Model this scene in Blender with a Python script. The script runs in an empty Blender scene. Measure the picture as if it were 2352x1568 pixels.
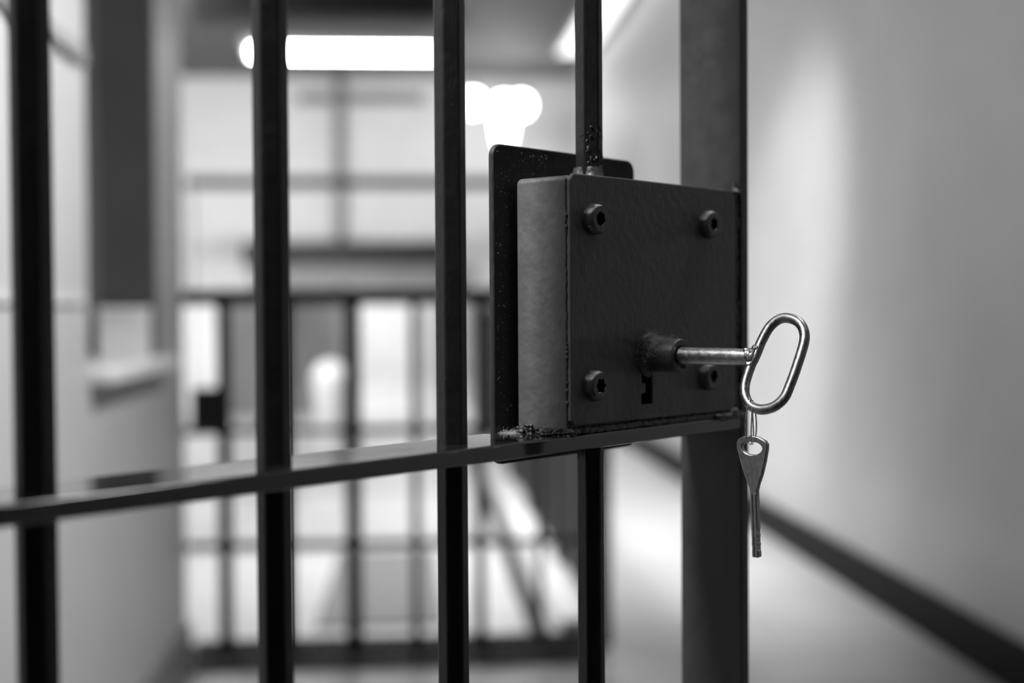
import bpy, bmesh, math, random
from mathutils import Vector, Matrix
random.seed(7)
PI = math.pi
COL = bpy.context.scene.collection

# ------------------------------------------------------------------ helpers
def nodes(name):
    m = bpy.data.materials.new(name); m.use_nodes = True
    nt = m.node_tree; b = nt.nodes['Principled BSDF']
    return m, nt, b

def noise(nt, scale, detail=4, rough=.55, vec=None):
    n = nt.nodes.new('ShaderNodeTexNoise')
    n.inputs['Scale'].default_value = scale; n.inputs['Detail'].default_value = detail
    n.inputs['Roughness'].default_value = rough
    if vec: nt.links.new(vec, n.inputs['Vector'])
    return n

def coords(nt, scale=(1, 1, 1)):
    t = nt.nodes.new('ShaderNodeTexCoord'); mp = nt.nodes.new('ShaderNodeMapping')
    mp.inputs['Scale'].default_value = scale
    nt.links.new(t.outputs['Object'], mp.inputs['Vector'])
    return mp.outputs['Vector']

def ramp(nt, src, stops):
    r = nt.nodes.new('ShaderNodeValToRGB')
    el = r.color_ramp.elements
    while len(el) < len(stops): el.new(.5)
    for e, (p, v) in zip(el, stops):
        e.position = p; e.color = (v, v, v, 1)
    nt.links.new(src, r.inputs['Fac'])
    return r.outputs['Color']

def bump(nt, b, heights):
    prev = None
    for src, strength, dist in heights:
        bp = nt.nodes.new('ShaderNodeBump')
        bp.inputs['Strength'].default_value = strength; bp.inputs['Distance'].default_value = dist
        nt.links.new(src, bp.inputs['Height'])
        if prev: nt.links.new(prev, bp.inputs['Normal'])
        prev = bp.outputs['Normal']
    nt.links.new(prev, b.inputs['Normal'])

def mixc(nt, fac, a, bb):
    m = nt.nodes.new('ShaderNodeMix'); m.data_type = 'RGBA'
    nt.links.new(fac, m.inputs[0])
    for s, i in ((a, 6), (bb, 7)):
        if isinstance(s, (int, float)): m.inputs[i].default_value = (s, s, s, 1)
        else: nt.links.new(s, m.inputs[i])
    return m.outputs[2]

def plain(name, v, rough=.6, spec=.4, var=.08, scale=6, bmp=0.0, bscale=60):
    m, nt, b = nodes(name)
    vec = coords(nt)
    n = noise(nt, scale, 5, .6, vec)
    c = ramp(nt, n.outputs['Fac'], [(.3, v*(1-var)), (.7, v*(1+var))])
    nt.links.new(c, b.inputs['Base Color'])
    b.inputs['Roughness'].default_value = rough
    b.inputs['Specular IOR Level'].default_value = spec
    if bmp:
        bump(nt, b, [(noise(nt, bscale, 4, .6, vec).outputs['Fac'], bmp, .004)])
    return m

def black_paint(name, v=.016, rough=.36, dust=.5, lump=.35, spec=.5, grain=1.0):
    """thick brushed-on black gloss paint over steel, with flecks of dust"""
    m, nt, b = nodes(name)
    vec = coords(nt)
    big = noise(nt, 55, 4, .6, vec)
    fine = noise(nt, 420, 3, .6, vec)
    stroke = noise(nt, 1, 5, .65, coords(nt, (900, 900, 90)))
    lumps = noise(nt, 170, 2, .4, vec)
    base = ramp(nt, big.outputs['Fac'], [(.3, v*.86), (.75, v*1.16)])
    # dust flecks: sparse bright specks
    vo = nt.nodes.new('ShaderNodeTexVoronoi'); vo.inputs['Scale'].default_value = 520
    vo.inputs['Randomness'].default_value = 1
    nt.links.new(vec, vo.inputs['Vector'])
    speck = ramp(nt, vo.outputs['Distance'], [(.10, 1), (.20, 0)])
    area = noise(nt, 130, 4, .7, vec)
    amask = ramp(nt, area.outputs['Fac'], [(.56, 0), (.66, 1)])
    mul = nt.nodes.new('ShaderNodeMath'); mul.operation = 'MULTIPLY'
    nt.links.new(speck, mul.inputs[0]); nt.links.new(amask, mul.inputs[1])
    mul2 = nt.nodes.new('ShaderNodeMath'); mul2.operation = 'MULTIPLY'; mul2.inputs[1].default_value = dust
    nt.links.new(mul.outputs[0], mul2.inputs[0])
    nt.links.new(mixc(nt, mul2.outputs[0], base, .30), b.inputs['Base Color'])
    r = ramp(nt, big.outputs['Fac'], [(.25, rough*.8), (.8, rough*1.35)])
    nt.links.new(r, b.inputs['Roughness'])
    b.inputs['Specular IOR Level'].default_value = spec
    bump(nt, b, [(lumps.outputs['Fac'], lump, .0012), (stroke.outputs['Fac'], .42*grain, .0010), (fine.outputs['Fac'], .10*grain, .0004)])
    return m

def steel(name, v=.5, rough=.24, bmp=.12):
    m, nt, b = nodes(name)
    vec = coords(nt)
    n = noise(nt, 240, 5, .65, vec)
    st = noise(nt, 1, 5, .7, coords(nt, (1500, 300, 300)))
    nt.links.new(ramp(nt, n.outputs['Fac'], [(.3, v*.78), (.62, v*1.1)]), b.inputs['Base Color'])
    b.inputs['Metallic'].default_value = 1
    nt.links.new(ramp(nt, st.outputs['Fac'], [(.3, rough*.7), (.7, rough*1.6)]), b.inputs['Roughness'])
    bump(nt, b, [(n.outputs['Fac'], bmp, .0008), (st.outputs['Fac'], bmp, .0003)])
    return m

def emitter(name, s):
    m, nt, b = nodes(name)
    b.inputs['Base Color'].default_value = (.8, .8, .8, 1)
    b.inputs['Emission Color'].default_value = (1, 1, 1, 1)
    b.inputs['Emission Strength'].default_value = s
    return m

def link(name, bm, mat, parent=None, loc=None, smooth=40, bevel=0, seg=3):
    bmesh.ops.recalc_face_normals(bm, faces=bm.faces)
    me = bpy.data.meshes.new(name); bm.to_mesh(me); bm.free()
    me.materials.append(mat)
    if smooth:
        for p in me.polygons: p.use_smooth = True
        me.set_sharp_from_angle(angle=math.radians(smooth))
    o = bpy.data.objects.new(name, me); COL.objects.link(o)
    if parent: o.parent = parent
    if loc: o.location = loc
    if bevel:
        md = o.modifiers.new('bevel', 'BEVEL'); md.width = bevel; md.segments = seg
        md.limit_method = 'ANGLE'; md.angle_limit = math.radians(35)
    return o

def empty(name, loc=(0, 0, 0), rz=0):
    o = bpy.data.objects.new(name, None); COL.objects.link(o)
    o.location = loc; o.rotation_euler = (0, 0, rz); o.empty_display_size = .1
    return o

def tag(o, label, cat, group=None):
    o['label'] = label; o['category'] = cat
    if group: o['group'] = group
    return o

def struct(o):
    o['kind'] = 'structure'; return o

def add_box(bm, x0, x1, y0, y1, z0, z1):
    v = [bm.verts.new(p) for p in ((x0,y0,z0),(x1,y0,z0),(x1,y1,z0),(x0,y1,z0),(x0,y0,z1),(x1,y0,z1),(x1,y1,z1),(x0,y1,z1))]
    for f in ((0,3,2,1),(4,5,6,7),(0,1,5,4),(1,2,6,5),(2,3,7,6),(3,0,4,7)): bm.faces.new([v[i] for i in f])
    return bm

def bx(*a): return add_box(bmesh.new(), *a)

def add_prism(bm, pts, h0, h1, axis='z'):
    """closed polygon pts (a,b) extruded from h0 to h1 along axis"""
    def P(a, b, h): return (a, b, h) if axis == 'z' else ((a, h, b) if axis == 'y' else (h, a, b))
    A = [bm.verts.new(P(a, b, h0)) for a, b in pts]; B = [bm.verts.new(P(a, b, h1)) for a, b in pts]
    bm.faces.new(A); bm.faces.new(list(reversed(B)))
    n = len(pts)
    for i in range(n): bm.faces.new((A[i], A[(i+1) % n], B[(i+1) % n], B[i]))
    return bm

def add_tube(bm, pts, rad, seg=10, closed=False, cap=True, ref=None):
    """swept tube through pts; rad a number or a list"""
    pts = [Vector(p) for p in pts]; n = len(pts)
    rads = rad if isinstance(rad, (list, tuple)) else [rad]*n
    rings = []; up = ref
    for i, p in enumerate(pts):
        if closed: t = pts[(i+1) % n] - pts[i-1]
        else: t = pts[min(i+1, n-1)] - pts[max(i-1, 0)]
        t.normalize()
        if up is None: up = Vector((0, 0, 1)) if abs(t.z) < .9 else Vector((1, 0, 0))
        a = (up - t*up.dot(t)).normalized(); b = t.cross(a); up = a
        rings.append([bm.verts.new(p + (a*math.cos(2*PI*k/seg) + b*math.sin(2*PI*k/seg))*rads[i]) for k in range(seg)])
    m = n if closed else n-1
    for i in range(m):
        A, B = rings[i], rings[(i+1) % n]
        for k in range(seg): bm.faces.new((A[k], A[(k+1) % seg], B[(k+1) % seg], B[k]))
    if cap and not closed:
        bm.faces.new(list(reversed(rings[0]))); bm.faces.new(rings[-1])
    return bm

def smooth_closed(P, sub=6):
    """Catmull-Rom through closed points"""
    P = [Vector(p) for p in P]; n = len(P); out = []
    for i in range(n):
        p0, p1, p2, p3 = P[i-1], P[i], P[(i+1) % n], P[(i+2) % n]
        for k in range(sub):
            t = k/sub
            out.append(.5*((2*p1) + (p2-p0)*t + (2*p0-5*p1+4*p2-p3)*t*t + (3*p1-p0-3*p2+p3)*t**3))
    return out

def lumps_mesh(items, sub=2, amp=.25):
    """a few fused irregular blobs: (centre, radii)"""
    bm = bmesh.new()
    for c, r in items:
        g = bmesh.ops.create_icosphere(bm, subdivisions=sub, radius=1)
        ph = random.random()*10
        for v in g['verts']:
            d = v.co.normalized()
            k = 1 + amp*(math.sin(d.x*5+ph)*math.cos(d.y*6+ph*1.7) + .5*math.sin(d.z*9+ph*2.3))
            v.co = Vector((c[0]+d.x*r[0]*k, c[1]+d.y*r[1]*k, c[2]+d.z*r[2]*k))
    return bm

def rounded(x0, x1, y0, y1, r, n=6):
    pts = []
    for cx, cy, a0 in ((x1-r, y1-r, 0), (x0+r, y1-r, 90), (x0+r, y0+r, 180), (x1-r, y0+r, 270)):
        for k in range(n+1):
            a = math.radians(a0+90*k/n); pts.append((cx+r*math.cos(a), cy+r*math.sin(a)))
    return pts

def boolean(o, cutter_bm):
    me = bpy.data.meshes.new('cutter'); bmesh.ops.recalc_face_normals(cutter_bm, faces=cutter_bm.faces)
    cutter_bm.to_mesh(me); cutter_bm.free()
    c = bpy.data.objects.new('cutter', me); COL.objects.link(c)
    c.matrix_world = o.matrix_world.copy() if not o.parent else Matrix()
    par, mods = o.parent, None
    o.parent = None
    md = o.modifiers.new('cut', 'BOOLEAN'); md.object = c; md.operation = 'DIFFERENCE'; md.solver = 'EXACT'
    bpy.context.view_layer.update()
    dg = bpy.context.evaluated_depsgraph_get()
    new = bpy.data.meshes.new_from_object(o.evaluated_get(dg))
    new.name = o.name
    o.modifiers.remove(md); o.data = new; o.parent = par
    bpy.data.objects.remove(c)
    for p in new.polygons: p.use_smooth = False

# ------------------------------------------------------------------ materials
M_paint = black_paint('black gloss paint', .014, .32, .22, .3, .4)
M_stile = black_paint('black stile paint', .045, .40, .4, .16)
M_railp = black_paint('smooth black gloss paint', .020, .06, .25, .0, .5, .0)
M_railp.node_tree.nodes['Principled BSDF'].inputs['IOR'].default_value = 2.1
M_case = black_paint('black brushed paint', .112, .36, .8, .55)
M_plate = black_paint('dusty black paint', .022, .45, .9, .3)
M_lump = black_paint('lumpy black paint', .055, .30, .7, .8)
M_screw = black_paint('worn black paint', .035, .20, .6, .35, .9)
M_boss = black_paint('dusty dark steel', .04, .38, 1.0, .3, .7)
M_steel = steel('worn bright steel', .5, .34, .10)
M_bow = steel('polished steel wire', .36, .32, .05)
M_keysteel = steel('nickel key metal', .42, .34, .06)
M_wire = steel('thin bright wire', .75, .22, .02)
M_dust = plain('pale grey dust', .42, 1, .1)
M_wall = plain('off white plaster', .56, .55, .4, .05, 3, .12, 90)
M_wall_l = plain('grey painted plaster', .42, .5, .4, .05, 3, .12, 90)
M_floor = plain('pale sealed concrete', .40, .33, .5, .10, 2.2, .05, 40)
M_ceil = plain('grey ceiling paint', .15, .7, .3, .06, 3)
M_base = plain('black skirting paint', .010, .6, .15)
M_rail = plain('charcoal railing paint', .010, .5, .3)
M_mesh = plain('dark grey railing panel', .02, .7, .15)
M_jamb = plain('charcoal jamb lining', .10, .5, .3)
M_sill = plain('white gloss sill', .75, .35, .5)
M_white = plain('white enamel', .8, .4, .5)
M_mid = plain('mid grey paint', .16, .5, .4)
M_conduit = plain('pale grey conduit', .24, .5, .4)
M_slat = plain('dark grating steel', .05, .8, .1)
M_light = plain('light grey paint', .5, .5, .4)
M_step = plain('pale grey step', .30, .45, .4)
M_mat = plain('grey ribbed rubber', .12, .5, .4)
M_tube = emitter('fluorescent tube glow', 30)
M_bulb = emitter('lamp bulb glow', 15)
M_panel = emitter('luminous ceiling panel', 1.6)

# ------------------------------------------------------------------ room
XR, XL, HC, YB, YE = 1.78, -.72, 3.65, -2.6, 15.0
floor = bmesh.new(); add_box(floor, -3.6, XR+.2, YB-.1, YE+.2, -.12, 0)
struct(link('floor', floor, M_floor, smooth=0))
struct(link('ceiling', bx(-3.6, XR+.2, YB-.1, YE+.2, HC, HC+.12), M_ceil, smooth=0))
struct(link('wall_right', bx(XR, XR+.2, YB, YE+.2, 0, HC), M_wall, smooth=0))
struct(link('wall_far', bx(-3.6, XR, YE, YE+.2, 0, HC), M_wall, smooth=0))
struct(link('wall_back', bx(-1.2, XR, YB-.1, YB, 0, HC), M_rail, smooth=0))
struct(link('wall_atrium_side', bx(-3.6, -3.4, 4.26, YE, 0, HC), M_wall, smooth=0))
struct(link('wall_atrium_return', bx(-3.4, -.93, 4.26, 4.36, 0, HC), M_wall, smooth=0))
# left wall with a deep recess over a sill
RY0, RY1, SZ, RT, WX = 3.10, 3.94, .985, 2.7, -.93
wl = bmesh.new()
add_box(wl, WX, XL, YB, RY0, 0, HC); add_box(wl, WX, XL, RY1, 4.36, 0, HC)
add_box(wl, WX, XL, RY0, RY1, 0, SZ); add_box(wl, WX, XL, RY0, RY1, RT, HC)
add_box(wl, WX-.05, WX, YB, 4.36, 0, HC)
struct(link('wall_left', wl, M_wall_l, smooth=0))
struct(link('trim_1', bx(WX+.005, XL-.003, RY1-.02, RY1, SZ+.03, RT), M_jamb, smooth=0))          # dark jamb lining
struct(link('trim_2', bx(WX+.005, XL+.05, RY0+.004, RY1+.04, SZ, SZ+.035), M_sill, bevel=.006))     # sill
win = struct(link('window_1', bx(WX+.003, WX+.02, RY0, RY1, SZ+.035, RT), M_jamb, smooth=0))
fr = bmesh.new()
for a in (RY0+.02, (RY0+RY1)/2, RY1-.06): add_box(fr, WX+.02, WX+.05, a, a+.04, SZ+.04, RT)
add_box(fr, WX+.02, WX+.05, RY0+.02, RY1-.02, SZ+.04, SZ+.09)
link('window_frame', fr, M_mid, win)
struct(link('trim_3', bx(XL, XL+.008, YB, RY0-.04, 1.165, 1.185), M_light, smooth=0))               # thin dado line
struct(link('baseboard_left', bx(XL, XL+.018, YB, 4.36, 0, .165), M_mid, bevel=.004))
struct(link('baseboard_right', bx(XR-.022, XR, YB, YE, 0, .16), M_base, bevel=.005))

# conduit along the left wall
c = link('conduit', bx(XL, XL+.016, .8, 3.06, 1.685, 1.72), M_conduit, bevel=.003)
tag(c, 'flat grey cable conduit running along the left wall above eye height', 'conduit')

# white box on the sill
wb = empty('storage_box', (-.785, 3.80, SZ+.035)); tag(wb, 'small white box standing on the recess sill in the left wall', 'box')
b = bmesh.new(); add_box(b, -.058, .058, -.07, .07, 0, .115); link('box_body', b, M_white, wb, bevel=.006)
b = bmesh.new(); add_box(b, -.061, .061, -.073, .073, .115, .138); link('lid', b, M_white, wb, bevel=.006)

# ------------------------------------------------------------------ bulkhead with the tube light
b = bmesh.new(); add_box(b, -1.42, .36, 9.05, 9.35, 3.06, HC); struct(link('trim_4', b, M_rail, smooth=0))
t = empty('tube_light', (-.44, 9.10, 2.83)); tag(t, 'glowing white fluorescent tube hanging below the black bulkhead', 'light')
b = bmesh.new(); add_tube(b, [(-.60, 0, 0), (.60, 0, 0)], .042, 18); link('lamp_tube', b, M_tube, t)
b = bmesh.new(); add_box(b, -.66, .66, -.04, .04, .035, .085); link('fixture_body', b, M_light, t, bevel=.006)
for s in (-1, 1):
    b = bmesh.new(); add_box(b, s*.62-.015, s*.62+.015, -.025, .025, -.03, .04); link('lamp_holder', b, M_white, t, bevel=.003)
    b = bmesh.new(); add_tube(b, [(s*.45, 0, .08), (s*.45, 0, .231)], .008, 8); link('hanger_rod', b, M_mid, t)

# luminous ceiling panel by the right wall
t = empty('ceiling_light_panel', (1.55, 10.4, HC)); tag(t, 'bright luminous panel in the ceiling beside the right wall', 'light')
b = bmesh.new(); add_box(b, -.13, .16, -2.85, 2.85, -.05, -.035); link('diffuser', b, M_panel, t)
b = bmesh.new()
add_box(b, -.16, -.13, -2.88, 2.88, -.055, 0); add_box(b, .16, .19, -2.88, 2.88, -.055, 0)
add_box(b, -.13, .16, -2.88, -2.85, -.055, 0); add_box(b, -.13, .16, 2.85, 2.88, -.055, 0); link('frame', b, M_light, t)

# hanging lamps at the far end
def pendant(x, y, z, label, tall=False):
    t = empty('pendant_lamp', (x, y, z)); tag(t, label, 'lamp', 'pendant lamps at the far end')
    b = bmesh.new()
    if tall:
        add_tube(b, [(0, 0, .10), (0, 0, .06), (0, 0, -.10), (0, 0, -.30), (0, 0, -.46)], [.05, .11, .11, .08, .04], 16)
    else:
        bmesh.ops.create_uvsphere(b, u_segments=20, v_segments=12, radius=.11)
    link('bulb', b, M_bulb, t)
    b = bmesh.new(); add_tube(b, [(0, 0, .095), (0, 0, .16)], .05, 14); link('lamp_cap', b, M_mid, t)
    b = bmesh.new(); add_tube(b, [(0, 0, .15), (0, 0, HC-z+.001)], .006, 8); link('cord', b, M_mid, t)
pendant(.60, 13.6, 3.18, 'round glowing lamp, leftmost of the three hanging lamps at the far end')
pendant(.92, 13.7, 3.16, 'long tapering glowing lamp, middle of the three at the far end', True)
pendant(1.10, 13.9, 3.2, 'round glowing lamp, rightmost of the three hanging lamps at the far end')

# ------------------------------------------------------------------ mezzanine landing at the far end
YM = 13.2
mz = empty('mezzanine_landing', (0, YM, 0)); tag(mz, 'raised walkway with dark edge beam and handrail across the far end', 'landing')
b = bmesh.new(); add_box(b, -1.62, .42, 0, .12, 1.58, 1.80); link('edge_beam', b, M_rail, mz, bevel=.004)
b = bmesh.new(); add_box(b, -1.62, .42, .12, 1.8, 1.52, 1.72); link('deck', b, M_light, mz)
b = bmesh.new(); add_box(b, -1.55, .42, .05, .12, 1.36, 1.60); link('fascia', b, M_mid, mz)
b = bmesh.new(); add_tube(b, [(-2.15, .06, 2.36), (-1.0, .06, 2.36), (.95, .06, 2.36)], .055, 12); link('handrail', b, M_rail, mz)
for x in (-2.1, -.74, .40, .92):
    b = bmesh.new(); add_box(b, x-.018, x+.018, .04, .08, 1.3 if x in (-2.1, .92) else 1.7, 2.35); link('rail_post', b, M_mid, mz)
for x in (-1.45, -.70, .34):
    b = bmesh.new(); add_box(b, x-.05, x+.05, .3, .4, 0, 1.54); link('column', b, M_mid, mz)
for s in (0, .28):
    b = bmesh.new(); add_prism(b, [(.42, 1.05+s*.6), (1.2, 2.05+s*.6), (1.2, 2.18+s*.6), (.42, 1.18+s*.6)], .02+s*2, .07+s*2, 'y'); link('stair_stringer', b, M_light, mz)
for x in (-2.1, .92):
    b = bmesh.new(); add_box(b, x-.03, x+.03, .03, .09, 0, 1.32); link('stair_post', b, M_light, mz)
# service pipe with branch on the far wall
pp = empty('service_pipe', (-.78, YE-.10, 0)); tag(pp, 'grey upright service pipe on the far wall above the landing', 'pipe')
b = bmesh.new(); add_tube(b, [(0, 0, 1.73), (0, 0, 3.64)], .06, 12); link('riser', b, M_mid, pp)
b = bmesh.new(); add_tube(b, [(-.45, 0, 3.42), (.9, 0, 3.42)], .05, 12); link('branch', b, M_mid, pp)
# far door panels (pale) below the landing and a pale bin
d1 = struct(link('door_1', bx(-.62, .12, YE-.05, YE-.002, 0, 1.34), M_white, smooth=0))
b = bmesh.new()
for k in range(6): add_box(b, -.56+k*.125, -.545+k*.125, YE-.06, YE-.05, .12, 1.3)
link('door_ribs', b, M_light, d1)
d2 = struct(link('door_2', bx(-2.55, -2.05, YE-.05, YE-.002, 0, 1.34), M_white, smooth=0))
struct(link('trim_5', bx(-2.05, -.62, YE-.04, YE-.002, 0, 1.34), M_mid, smooth=0))
bn = empty('waste_bin', (-.69, 11.4, 0)); tag(bn, 'tall white bin standing on the floor beneath the far landing', 'bin')
b = bmesh.new(); add_tube(b, [(0, 0, 0), (0, 0, .02), (0, 0, .55)], [.10, .11, .14], 20); link('bin_body', b, M_white, bn)
b = bmesh.new(); add_tube(b, [(0, 0, .55), (0, 0, .60), (0, 0, .68), (0, 0, .72)], [.145, .145, .11, .04], 20); link('lid', b, M_white, bn)
# low pale step
struct(link('trim_6', bx(-3.3, .40, 6.6, 7.3, 0, .05), M_step, bevel=.006))

# ------------------------------------------------------------------ railing across the corridor behind the gate
YR = 4.50
cr = empty('cross_railing', (0, YR, 0)); tag(cr, 'charcoal steel railing standing across the passage behind the gate', 'railing')
b = bmesh.new(); add_box(b, -.78, .60, -.03, .03, 1.165, 1.215); link('top_rail', b, M_rail, cr, bevel=.006)
for z, h in ((.745, .022), (.37, .022), (.03, .03)):
    b = bmesh.new(); add_box(b, -.78, .60, -.012, .012, z, z+h); link('horizontal_bar', b, M_rail, cr, bevel=.003)
for x, w in ((-.615, .042), (-.41, .03), (-.2, .05), (.003, .030), (.213, .034), (.41, .022), (.60, .04)):
    b = bmesh.new(); add_box(b, x-w/2, x+w/2, -.02, .02, 0, 1.17); link('rail_post', b, M_rail, cr, bevel=.003)
b = bmesh.new(); add_box(b, -.715, -.60, -.05, -.02, .76, .90); link('latch_box', b, M_rail, cr, bevel=.012)

# side railing with solid panels along the passage
sr = empty('side_railing', (.64, 4.6, 0)); tag(sr, 'dark railing with solid panels running away along the walkway', 'railing')
for k in range(8):
    y = k*1.5
    b = bmesh.new(); add_box(b, -.02, .02, y-.02, y+.02, 0, 1.15); link('rail_post', b, M_rail, sr)
    if k < 7:
        b = bmesh.new(); add_box(b, -.006, .006, y+.03, y+1.47, .06, 1.12); link('panel', b, M_mesh, sr)
b = bmesh.new(); add_box(b, -.025, .025, -.02, 10.52, 1.13, 1.17); link('top_rail', b, M_rail, sr, bevel=.004)
# white kerb blocks along its foot
for k in range(7):
    y = 4.72 + k*1.5
    o = link('kerb_block', bx(.50, .605, y, y+1.38, 0, .07), M_white, bevel=.012)
    tag(o, ['white kerb block at the near end of the panelled railing', 'white kerb block second from the near end of the panelled railing',
            'white kerb block third from the near end of the panelled railing', 'white kerb block fourth along the panelled railing',
            'white kerb block fifth along the panelled railing', 'white kerb block sixth along the panelled railing',
            'white kerb block at the far end of the panelled railing'][k], 'kerb', 'white kerb blocks along the side railing')
dc = link('drain_cover', bx(.40, .47, 4.78, 12.0, 0, .006), M_rail, smooth=0)
tag(dc, 'long dark drain strip in the floor beside the white kerb', 'drain')

# floor grating in front of the railing
g = empty('floor_grating', (-.075, 4.535, 0)); tag(g, 'dark slatted grating on the floor at the foot of the cross railing', 'grating')
b = bmesh.new()
add_box(b, -.66, .66, -.16, -.14, 0, .03); add_box(b, -.66, .66, .14, .16, 0, .03); add_box(b, -.66, .66, -.14, .14, 0, .004); link('frame', b, M_rail, g)
for k in range(16):
    x = -.64 + k*.0825
    b = bmesh.new(); add_box(b, x, x+.058, -.14, .14, .004, .028); link('slat', b, M_slat, g)

mt = link('floor_mat', bx(-.36, .10, 4.95, 6.45, 0, .012), M_mat, bevel=.004)
tag(mt, 'grey rubber mat lying on the pale floor behind the railing', 'mat')

# ------------------------------------------------------------------ the gate
O = (.0946, .8246, 0); RZ = math.atan2(.7108, .7034)
gate = empty('barred_gate', O, RZ)
tag(gate, 'black steel barred gate standing open with a box lock', 'gate')
# gate frame: x along the leaf to the latch, y to the back, millimetres turned to metres
mm = .001
def V(u, v, w): return Vector((u*mm, -v*mm, w*mm))

b = bmesh.new(); add_box(b, .197, .2075, 0, .052, .012, 2.2)
link('latch_stile', b, M_stile, gate, bevel=.0012)
b = bmesh.new(); add_box(b, -1.262, -1.2515, 0, .052, 0, 2.2)
link('hinge_stile', b, M_paint, gate, bevel=.0012)
# middle rail: flat bar laid flat, notched behind the lock back plate
b = bmesh.new()
add_prism(b, [(-1.2515, 0), (.197, 0), (.197, .048), (-.018, .048), (-.018, .054), (-1.2515, .054)], 1.0628, 1.0722)
link('middle_rail', b, M_railp, gate, bevel=.0013)
for z in (.06, 2.13):
    b = bmesh.new(); add_box(b, -1.2515, .197, 0, .052, z, z+.0095); link('end_rail', b, M_paint, gate, bevel=.0013)
def hexbar(u, w0, w1):
    b = bmesh.new()
    pts = []
    for k in range(6):
        a = math.radians(-90-40+30+60*k)          # a face turned 40 degrees from the gate's front
        pts.append((u*mm + .0092*math.cos(a), .026 + .0092*math.sin(a)))
    add_prism(b, pts, w0*mm, w1*mm)
    return link('bar', b, M_paint, gate, bevel=.0010, seg=2)
for k in range(1, 10): hexbar(53.5-131*k, 62, 2135)
hexbar(53.5, 1229, 2135); hexbar(53.5, 62, 1065)

# ---- lock case
case_bm = bmesh.new()
prof = rounded(.0006, .1972, 1.0728, 1.2305, .004, 4)
add_prism(case_bm, prof, .0030, .0435, 'y')
add_box(case_bm, .006, .1965, .0430, .0482, 1.0740, 1.2250)
case = link('lock_case', case_bm, M_case, gate, bevel=.0026, seg=4, smooth=30)
# cover plate with its keyhole cut through
cov = bmesh.new()
out = [(0, 1.0815), (.003, 1.0785), (.186, 1.0770), (.1905, 1.081), (.1905, 1.2285), (.186, 1.2318), (.05, 1.2318), (.004, 1.2312), (0, 1.2270)]
add_prism(cov, out, 0, .0032, 'y')
cover = link('cover_plate', cov, M_case, None)
cut = bmesh.new()
kh = [(.0748, 1.1130), (.0860, 1.1130), (.0860, 1.0868), (.0743, 1.0872), (.0743, 1.0936), (.0790, 1.0944), (.0790, 1.1008), (.0748, 1.1014)]
add_prism(cut, kh, -.01, .02, 'y')
boolean(cover, cut)
cover.parent = case
md = cover.modifiers.new('bevel', 'BEVEL'); md.width = .0009; md.segments = 2; md.limit_method = 'ANGLE'; md.angle_limit = math.radians(50)
# same keyhole cut into the case so that it is a real dark hole
cut = bmesh.new(); add_prism(cut, kh, -.01, .030, 'y'); boolean(case, cut)
for p in case.data.polygons: p.use_smooth = True
case.data.set_sharp_from_angle(angle=math.radians(35))

# back plate
b = bmesh.new(); add_prism(b, rounded(-.0155, .1345, 1.0525, 1.2520, .008, 6), .048, .052, 'y')
link('back_plate', b, M_plate, case, bevel=.0010, seg=2)

# socket screws
def screw(u, w, rot, star=False):
    b = bmesh.new(); N = 36
    prof = [(.0098, -.0004), (.0097, .0010), (.0094, .0040), (.0088, .0055), (.0079, .0063), (.0064, .0064)]
    rings = []
    for r, h in prof:
        rings.append([b.verts.new((r*math.cos(2*PI*k/N), -h, r*math.sin(2*PI*k/N))) for k in range(N)])
    def sock(h, s):
        out = []
        for k in range(N):
            a = 2*PI*k/N
            if star: r = .0043*(1+.15*math.cos(6*a+rot))
            else:
                q = ((a+rot) % (PI/3)) - PI/6; r = .0040/math.cos(q)
            out.append(b.verts.new((s*r*math.cos(a), -h, s*r*math.sin(a))))
        return out
    rings += [sock(.0064, 1.05), sock(.0060, .98), sock(.0018, .92)]
    for A, B in zip(rings, rings[1:]):
        for k in range(N): b.faces.new((A[k], A[(k+1) % N], B[(k+1) % N], B[k]))
    b.faces.new(rings[-1])
    return link('screw', b, M_screw, case, V(u, 0, w), smooth=30)
screw(22.8, 1204.3, .3); screw(151.8, 1206.5, .5); screw(22.2, 1101.8, .2, True); screw(151.2, 1102.0, .9, True)

# key boss: collar tube with a slot low on its side
KU, KW = 82.1, 1118.9
b = bmesh.new(); N = 48
prof = [(.0143, -.001), (.0143, .0012), (.0128, .0026), (.0110, .0034), (.0107, .006), (.0107, .0243), (.0101, .0250), (.0070, .0250), (.0064, .0244), (.0064, .004)]
a0, a1 = math.radians(-52), math.radians(268)        # open arc = slot
rings = []
for k in range(N+1):
    a = a0 + (a1-a0)*k/N
    rings.append([b.verts.new((r*math.cos(a), -h, r*math.sin(a))) for r, h in prof])
for A, B in zip(rings, rings[1:]):
    for j in range(len(prof)-1): b.faces.new((A[j], A[j+1], B[j+1], B[j]))
    b.faces.new((A[-1], A[0], B[0], B[-1]))
for A in (rings[0], rings[-1]): b.faces.new(A)
boss = link('key_collar', b, M_boss, case, V(KU, 0, KW), smooth=35)

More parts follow.
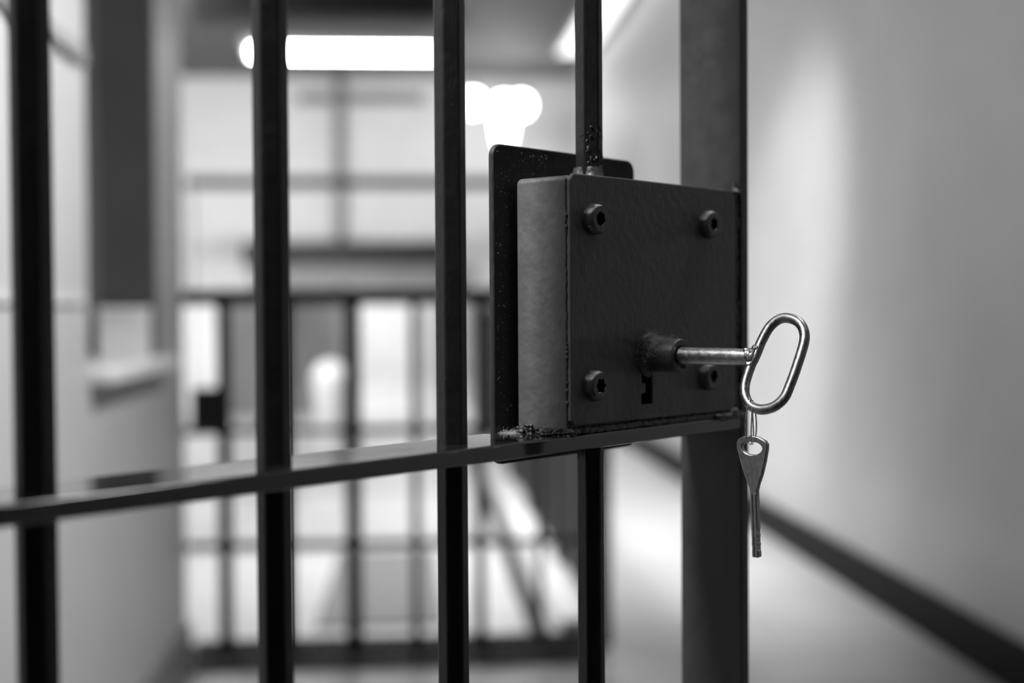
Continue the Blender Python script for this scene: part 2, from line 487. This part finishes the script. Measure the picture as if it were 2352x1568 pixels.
# fibres of dust
def fibres(n, place, length, rad=.00006):
    b = bmesh.new()
    for i in range(n):
        p, nrm = place()
        d = (nrm + Vector((random.uniform(-1, 1), random.uniform(-1, 1), random.uniform(-1, 1)))*1.1).normalized()
        pts = [p]; L = length*random.uniform(.4, 1.2)
        for s in range(5):
            d = (d + Vector((random.uniform(-1, 1), random.uniform(-1, 1), random.uniform(-1, 1)))*.75 - nrm*.15).normalized()
            pts.append(pts[-1] + d*L/5)
        add_tube(b, pts, rad*random.uniform(.6, 1.3), 3, cap=False)
    return b
def on_boss():
    a = math.radians(random.gauss(105, 42)); h = abs(random.gauss(0, .007)) + .0008
    h = min(h, .022); r = .0143 if h < .002 else .0109
    if h < .006: r += .0012
    return Vector((r*math.cos(a), -h, r*math.sin(a))), Vector((math.cos(a), 0, math.sin(a)))
f = link('dust', fibres(620, on_boss, .0034), M_dust, case, V(KU, 0, KW)); f['kind'] = 'stuff'; f['label'] = 'pale grey dust fluff on the key collar'
def on_rail():
    u = -13 + abs(random.gauss(0, 13)); v = -47 + abs(random.gauss(0, 6))
    return V(u, v, 1072.3), Vector((0, -.3, 1))
f = link('dust', fibres(240, on_rail, .0035, .00005), M_dust, gate); f['kind'] = 'stuff'; f['label'] = 'pale grey dust in the corner of rail and back plate'
def on_plate():
    u = random.uniform(-13, 1) if random.random() < .75 else random.uniform(-8, 40)
    w = random.uniform(1075, 1248) if u < 1.5 else random.uniform(1233, 1249)
    return V(u, -47.9, w), Vector((0, -1, 0))
f = link('dust', fibres(260, on_plate, .0018, .00005), M_dust, case); f['kind'] = 'stuff'; f['label'] = 'specks of pale dust on the back plate'

# weld beads and paint runs
items = []
for u, v, w, r in ((11, -34, 1075, 4.2), (13.5, -27, 1074.5, 3.8), (7, -38, 1074, 3.4), (9, -22, 1073, 3.0), (3, -14, 1073, 3.2), (-1, -8, 1073.6, 3.6), (2, -4, 1073.5, 3.3), (5, -1.5, 1073, 2.6)):
    items.append(((u*mm-.009*(1 if v < -10 else .2), -v*mm, w*mm), (r*mm*1.1, r*mm, r*mm*.8)))
link('weld_bead', lumps_mesh(items, 3, .3), M_lump, case)
# bead along the foot of the cover plate
items = [((x*mm, -(.2+random.uniform(-.4, .6))*mm - .0002, (1074.2+random.uniform(-.5, .6))*mm), (4.6*mm, 2.0*mm, 2.4*mm)) for x in range(4, 192, 3)]
link('weld_bead', lumps_mesh([((c[0], c[1]+.003, c[2]), r) for c, r in items], 2, .07), M_case, case)
# collar of weld where the short bar meets the lock top
b = bmesh.new(); N = 30; rings = []
for k in range(N):
    a = 2*PI*k/N; j = 1+.10*math.sin(3*a+1)+.06*math.sin(7*a)
    rings.append([b.verts.new((.0535+r*j*math.cos(a), .026+r*j*math.sin(a), z)) for r, z in ((.0132, 1.2302), (.0116, 1.2316), (.0103, 1.2340), (.0096, 1.2370), (.0088, 1.2400))])
for k in range(N):
    A, B = rings[k], rings[(k+1) % N]
    for q in range(4): b.faces.new((A[q], A[q+1], B[q+1], B[q]))
b.faces.new([r[-1] for r in rings])
link('weld_bead', b, M_lump, gate)
# welds to the stile: above the lock and at the rail end
items = [((.1925+random.uniform(-.001, .001), y*mm, (1231.5+.5*random.random())*mm), (.0050, .0034, .0030)) for y in range(2, 50, 4)]
items += [((.1940+random.uniform(-.0004, .0004), .0026+random.uniform(-.0006, .0006), z*mm), (.0032, .0020, random.uniform(.004, .007))) for z in range(1080, 1234, 4)]
link('weld_bead', lumps_mesh(items, 2, .22), M_lump, case)
items = [((.190+random.uniform(-.003, .003), y*mm, (1073.5+random.random())*mm), (.0085, .004, .0042)) for y in range(1, 12, 3)]
items += [((x*mm, .0008, (1072.3+random.random())*mm), (.006, .0028, .0026)) for x in range(168, 197, 4)]
link('weld_bead', lumps_mesh(items, 2, .25), M_lump, gate)
# rough paint on the short bar near the lock
items = []
for i in range(46):
    a = random.uniform(-PI, 0.2); w = 1240 + abs(random.gauss(0, 16)); s = random.uniform(.5, 1.1)*mm
    items.append(((.0535+.0083*math.cos(a), .026+.0083*math.sin(a), w*mm), (s*.9, s*.9, s*random.uniform(.8, 1.8))))
link('paint_drip', lumps_mesh(items, 1, .3), M_lump, gate)
# ridge of paint and a few beads down the left front corner of the lock
b = bmesh.new()
ws = [1078+2.2*k for k in range(69)]
add_tube(b, [(-.0002+random.uniform(-.00022, .00022), .0030+random.uniform(-.0003, .0003), w*mm) for w in ws], [random.uniform(.00045, .00095) for w in ws], 8)
for w in (1119.5, 1122.6, 1125.4, 1128.0, 1104, 1099.5, 1092, 1206, 1199):
    s_ = random.uniform(.8, 1.15)*mm
    g_ = bmesh.ops.create_icosphere(b, subdivisions=2, radius=1)
    for v in g_['verts']: v.co = Vector((-.0003+v.co.x*s_, .0026+random.uniform(-.0001, .0001)+v.co.y*s_, w*mm+v.co.z*s_*1.5))
link('paint_drip', b, M_lump, case)

# ------------------------------------------------------------------ the big key in the lock
gm = Matrix.Translation(O) @ Matrix.Rotation(RZ, 4, 'Z')
key = empty('lock_key', gm @ V(KU, 25, KW), RZ)
tag(key, 'large steel key with an oval loop bow pushed into the box lock', 'key')
b = bmesh.new()
n = 24; pts = []; rad = []
for i in range(n+1):
    v = -20 + 72*i/n
    pts.append((0, -v*mm, 0)); rad.append(.0053 if v < 38 else .0053 - .0004*(v-38)/14)
add_tube(b, pts, rad, 20)
link('shaft', b, M_steel, key)
PSI = math.radians(25)
ev = Vector((math.sin(PSI), 0, math.cos(PSI)))
loop = [(90.5, 25.8), (97.5, 26.0), (104.5, 22.8), (109.0, 16.5), (110.2, 8.5), (108.8, -7.0), (107.2, -18.0), (105.4, -25.6), (100.3, -31.4), (92.4, -33.9), (84.7, -32.1), (78.8, -26.0), (76.6, -18.2), (77.4, -6.7), (79.4, 1.7), (81.2, 11.2), (84.6, 20.6)]
def bowpt(v, e): return Vector((0, -(v-25)*mm, 0)) + ev*e*mm
b = bmesh.new(); add_tube(b, smooth_closed([bowpt(*p) for p in loop], 7), .0031, 16, closed=True, ref=ev.cross(Vector((0, 1, 0))))
link('bow', b, M_bow, key)
b = lumps_mesh([(bowpt(77.0, -1.0), (.0046, .0040, .0054)), (bowpt(74.5, .5), (.0052, .004, .0052)), (bowpt(79.0, 3.5), (.0036, .003, .005)), (bowpt(77.0, -6.0), (.0034, .0028, .0046))], 3, .12)
link('braze_joint', b, M_steel, key)

# thin wire loop through the bow
low = gm @ (V(KU, 25, KW) + bowpt(84.2, -32.1))
dv = Vector((.7034, .7108, 0)); nv = Vector((.7108, -.7034, 0))
wr = empty('wire_loop', low)
tag(wr, 'thin twisted wire loop hanging from the oval bow of the big key', 'wire')
b = bmesh.new()
for tw, off in ((.10, 0), (-.22, .0009)):
    P = []
    for k in range(40):
        a = 2*PI*k/40
        x = .0046*math.cos(a)*(1 - .30*math.sin(a)); z = -.0094 + .0136*math.sin(a)
        P.append(dv*x + nv*(off + tw*.010*math.cos(a)) + Vector((0, 0, z)))
    add_tube(b, P, .00042, 8, closed=True)
link('wire', b, M_wire, wr)

# ------------------------------------------------------------------ small key hanging from the wire
KR = math.radians(-45)
sk = empty('small_key', low + Vector((0, 0, -.0213)))
sk.rotation_euler = (0, 0, KR); sk.rotation_mode = 'XYZ'
tag(sk, 'small flat door key with a tapered head hanging from the wire loop', 'key')
lean = .040
def KP(x, z): return (x*mm - z*mm*lean + .0012, z*mm)
outline = [(-5.0, 3.2), (0, 3.7), (5.0, 3.1), (9.4, 1.0), (10.7, -1.0), (10.5, -4.0), (8.6, -12), (6.3, -19.5), (4.0, -25), (2.7, -29), (2.5, -33), (-2.5, -33), (-2.7, -29), (-4.0, -25), (-6.3, -19.5), (-8.6, -12), (-10.5, -4.0), (-10.7, -1.0), (-9.2, 1.4)]
b = bmesh.new()
hole = []
for k in range(28):
    a = 2*PI*k/28; hole.append((7.0*math.cos(a), -3.6 + 3.7*math.sin(a)*(1.0 if math.sin(a) > 0 else 1.15)))
Ev = []
for ring in (outline, hole):
    vs = [b.verts.new((KP(*p)[0], 0, KP(*p)[1])) for p in ring]
    Ev += [b.edges.new((vs[i], vs[(i+1) % len(vs)])) for i in range(len(vs))]
r_ = bmesh.ops.triangle_fill(b, edges=Ev, use_beauty=True)
fc = [f for f in r_['geom'] if isinstance(f, bmesh.types.BMFace)]
ex = bmesh.ops.extrude_face_region(b, geom=fc)
bmesh.ops.translate(b, verts=[v for v in ex['geom'] if isinstance(v, bmesh.types.BMVert)], vec=(0, .0032, 0))
bmesh.ops.translate(b, verts=b.verts, vec=(0, -.0016, 0))
link('key_head', b, M_keysteel, sk, bevel=.0006, seg=2, smooth=35)
# blade: grooved, with cuts near the tip
b = bmesh.new()
zs = [-31.5, -45, -52.5, -53, -55, -55.3, -57.2, -57.5, -60.5, -60.8, -62.4, -62.7, -65.2, -65.5, -68.2, -69.5]
cut_ = [0, 0, 0, .45, .45, 0.1, .1, .5, .5, .05, .05, .6, .6, 0, 0, .5]
rings = []
for z, c_ in zip(zs, cut_):
    hw = 2.2; th = 2.2
    sec = [(-hw+c_*.7, -th+.5), (-hw+.5, -th), (-.75, -th), (-.6, -th+.9), (-.1, -th+.9), (.05, -th), (hw-.5, -th), (hw-c_, -th+.5), (hw-c_, th-.5), (hw-.6, th), (-hw+.6, th), (-hw+c_*.7, th-.5)]
    rings.append([b.verts.new((KP(x, z)[0], y*mm, KP(x, z)[1])) for x, y in sec])
for A, B in zip(rings, rings[1:]):
    for j in range(12): b.faces.new((A[j], A[(j+1) % 12], B[(j+1) % 12], B[j]))
b.faces.new(rings[0]); b.faces.new(rings[-1])
link('key_blade', b, M_keysteel, sk, smooth=25)

# ------------------------------------------------------------------ lights
def area(name, loc, size, power, rot=(0, 0, 0), sy=None):
    l = bpy.data.lights.new(name, 'AREA'); l.energy = power; l.size = size
    if sy: l.shape = 'RECTANGLE'; l.size_y = sy
    o = bpy.data.objects.new(name, l); COL.objects.link(o); o.location = loc; o.rotation_euler = rot
    return o
def spot(name, loc, target, power, ang, blend, rad=.05):
    l = bpy.data.lights.new(name, 'SPOT'); l.energy = power; l.spot_size = math.radians(ang); l.spot_blend = blend; l.shadow_soft_size = rad
    o = bpy.data.objects.new(name, l); COL.objects.link(o); o.location = loc
    o.rotation_euler = (Vector(target)-Vector(loc)).to_track_quat('-Z', 'Y').to_euler()
    return o
area('far_wall_fill', (-1.9, 9.9, 3.5), 2.0, 165, (math.radians(62), 0, 0), sy=.6).data.spread = math.radians(130)  # added light without a fixture, tilted to brighten the far wall
area('atrium_fill', (-2.2, 8.0, 3.55), 1.2, 155, sy=3.0)  # unseen fill added to lift the atrium floor and bin
area('under_deck_fill', (-.4, 14.2, 1.5), 1.6, 26, sy=.3)  # added beneath the deck to brighten the shaded door panels
area('passage_fill', (-.10, 6.4, 3.6), .5, 48, sy=2.0).data.spread = math.radians(80)  # extra overhead fill for the passage, no fixture modelled
area('walkway_fill', (1.05, 8.6, 3.6), .3, 62, sy=7.0).data.spread = math.radians(48)  # narrow fill added to brighten the walkway floor
area('left_wall_fill', (1.2, 2.2, 3.5), .4, 44, (0, math.radians(48), 0), sy=1.4).data.spread = math.radians(80)  # added out of view to brighten the left wall
spot('lock_fill', (-.60, .34, 2.4), (.10, .84, 1.16), 255, 27, .7, .20)  # unseen spot added to light the lock's left face
spot('wall_downlight', (-.1, 4.4, 3.55), (1.78, 6.6, 1.15), 480, 34, .9, .12)
spot('wall_downlight', (.2, 8.6, 3.55), (1.78, 11.0, .9), 130, 44, .8, .12)

w = bpy.data.worlds.new('world'); bpy.context.scene.world = w; w.use_nodes = True
w.node_tree.nodes['Background'].inputs['Color'].default_value = (.5, .5, .5, 1)
w.node_tree.nodes['Background'].inputs['Strength'].default_value = .05

# ------------------------------------------------------------------ camera
cam = bpy.data.cameras.new('camera'); co = bpy.data.objects.new('camera', cam); COL.objects.link(co)
cam.sensor_width = 36; cam.lens = 3150/2352*36
cam.clip_start = .02
yaw, pitch, roll = math.radians(4.1), math.radians(1.4), .0063
F = Vector((math.sin(yaw)*math.cos(pitch), math.cos(yaw)*math.cos(pitch), -math.sin(pitch)))
R0 = Vector((math.cos(yaw), -math.sin(yaw), 0)); U0 = R0.cross(F)
U = U0*math.cos(roll) + R0*math.sin(roll); R = F.cross(U)
co.matrix_world = Matrix(((R.x, U.x, -F.x, 0), (R.y, U.y, -F.y, 0), (R.z, U.z, -F.z, 1.15), (0, 0, 0, 1)))
cam.dof.use_dof = True; cam.dof.focus_distance = .835; cam.dof.aperture_fstop = cam.lens/16
sc = bpy.context.scene; sc.camera = co
vs = sc.view_settings; vs.view_transform = 'Standard'; vs.look = 'None'; vs.gamma = 1; vs.exposure = 0
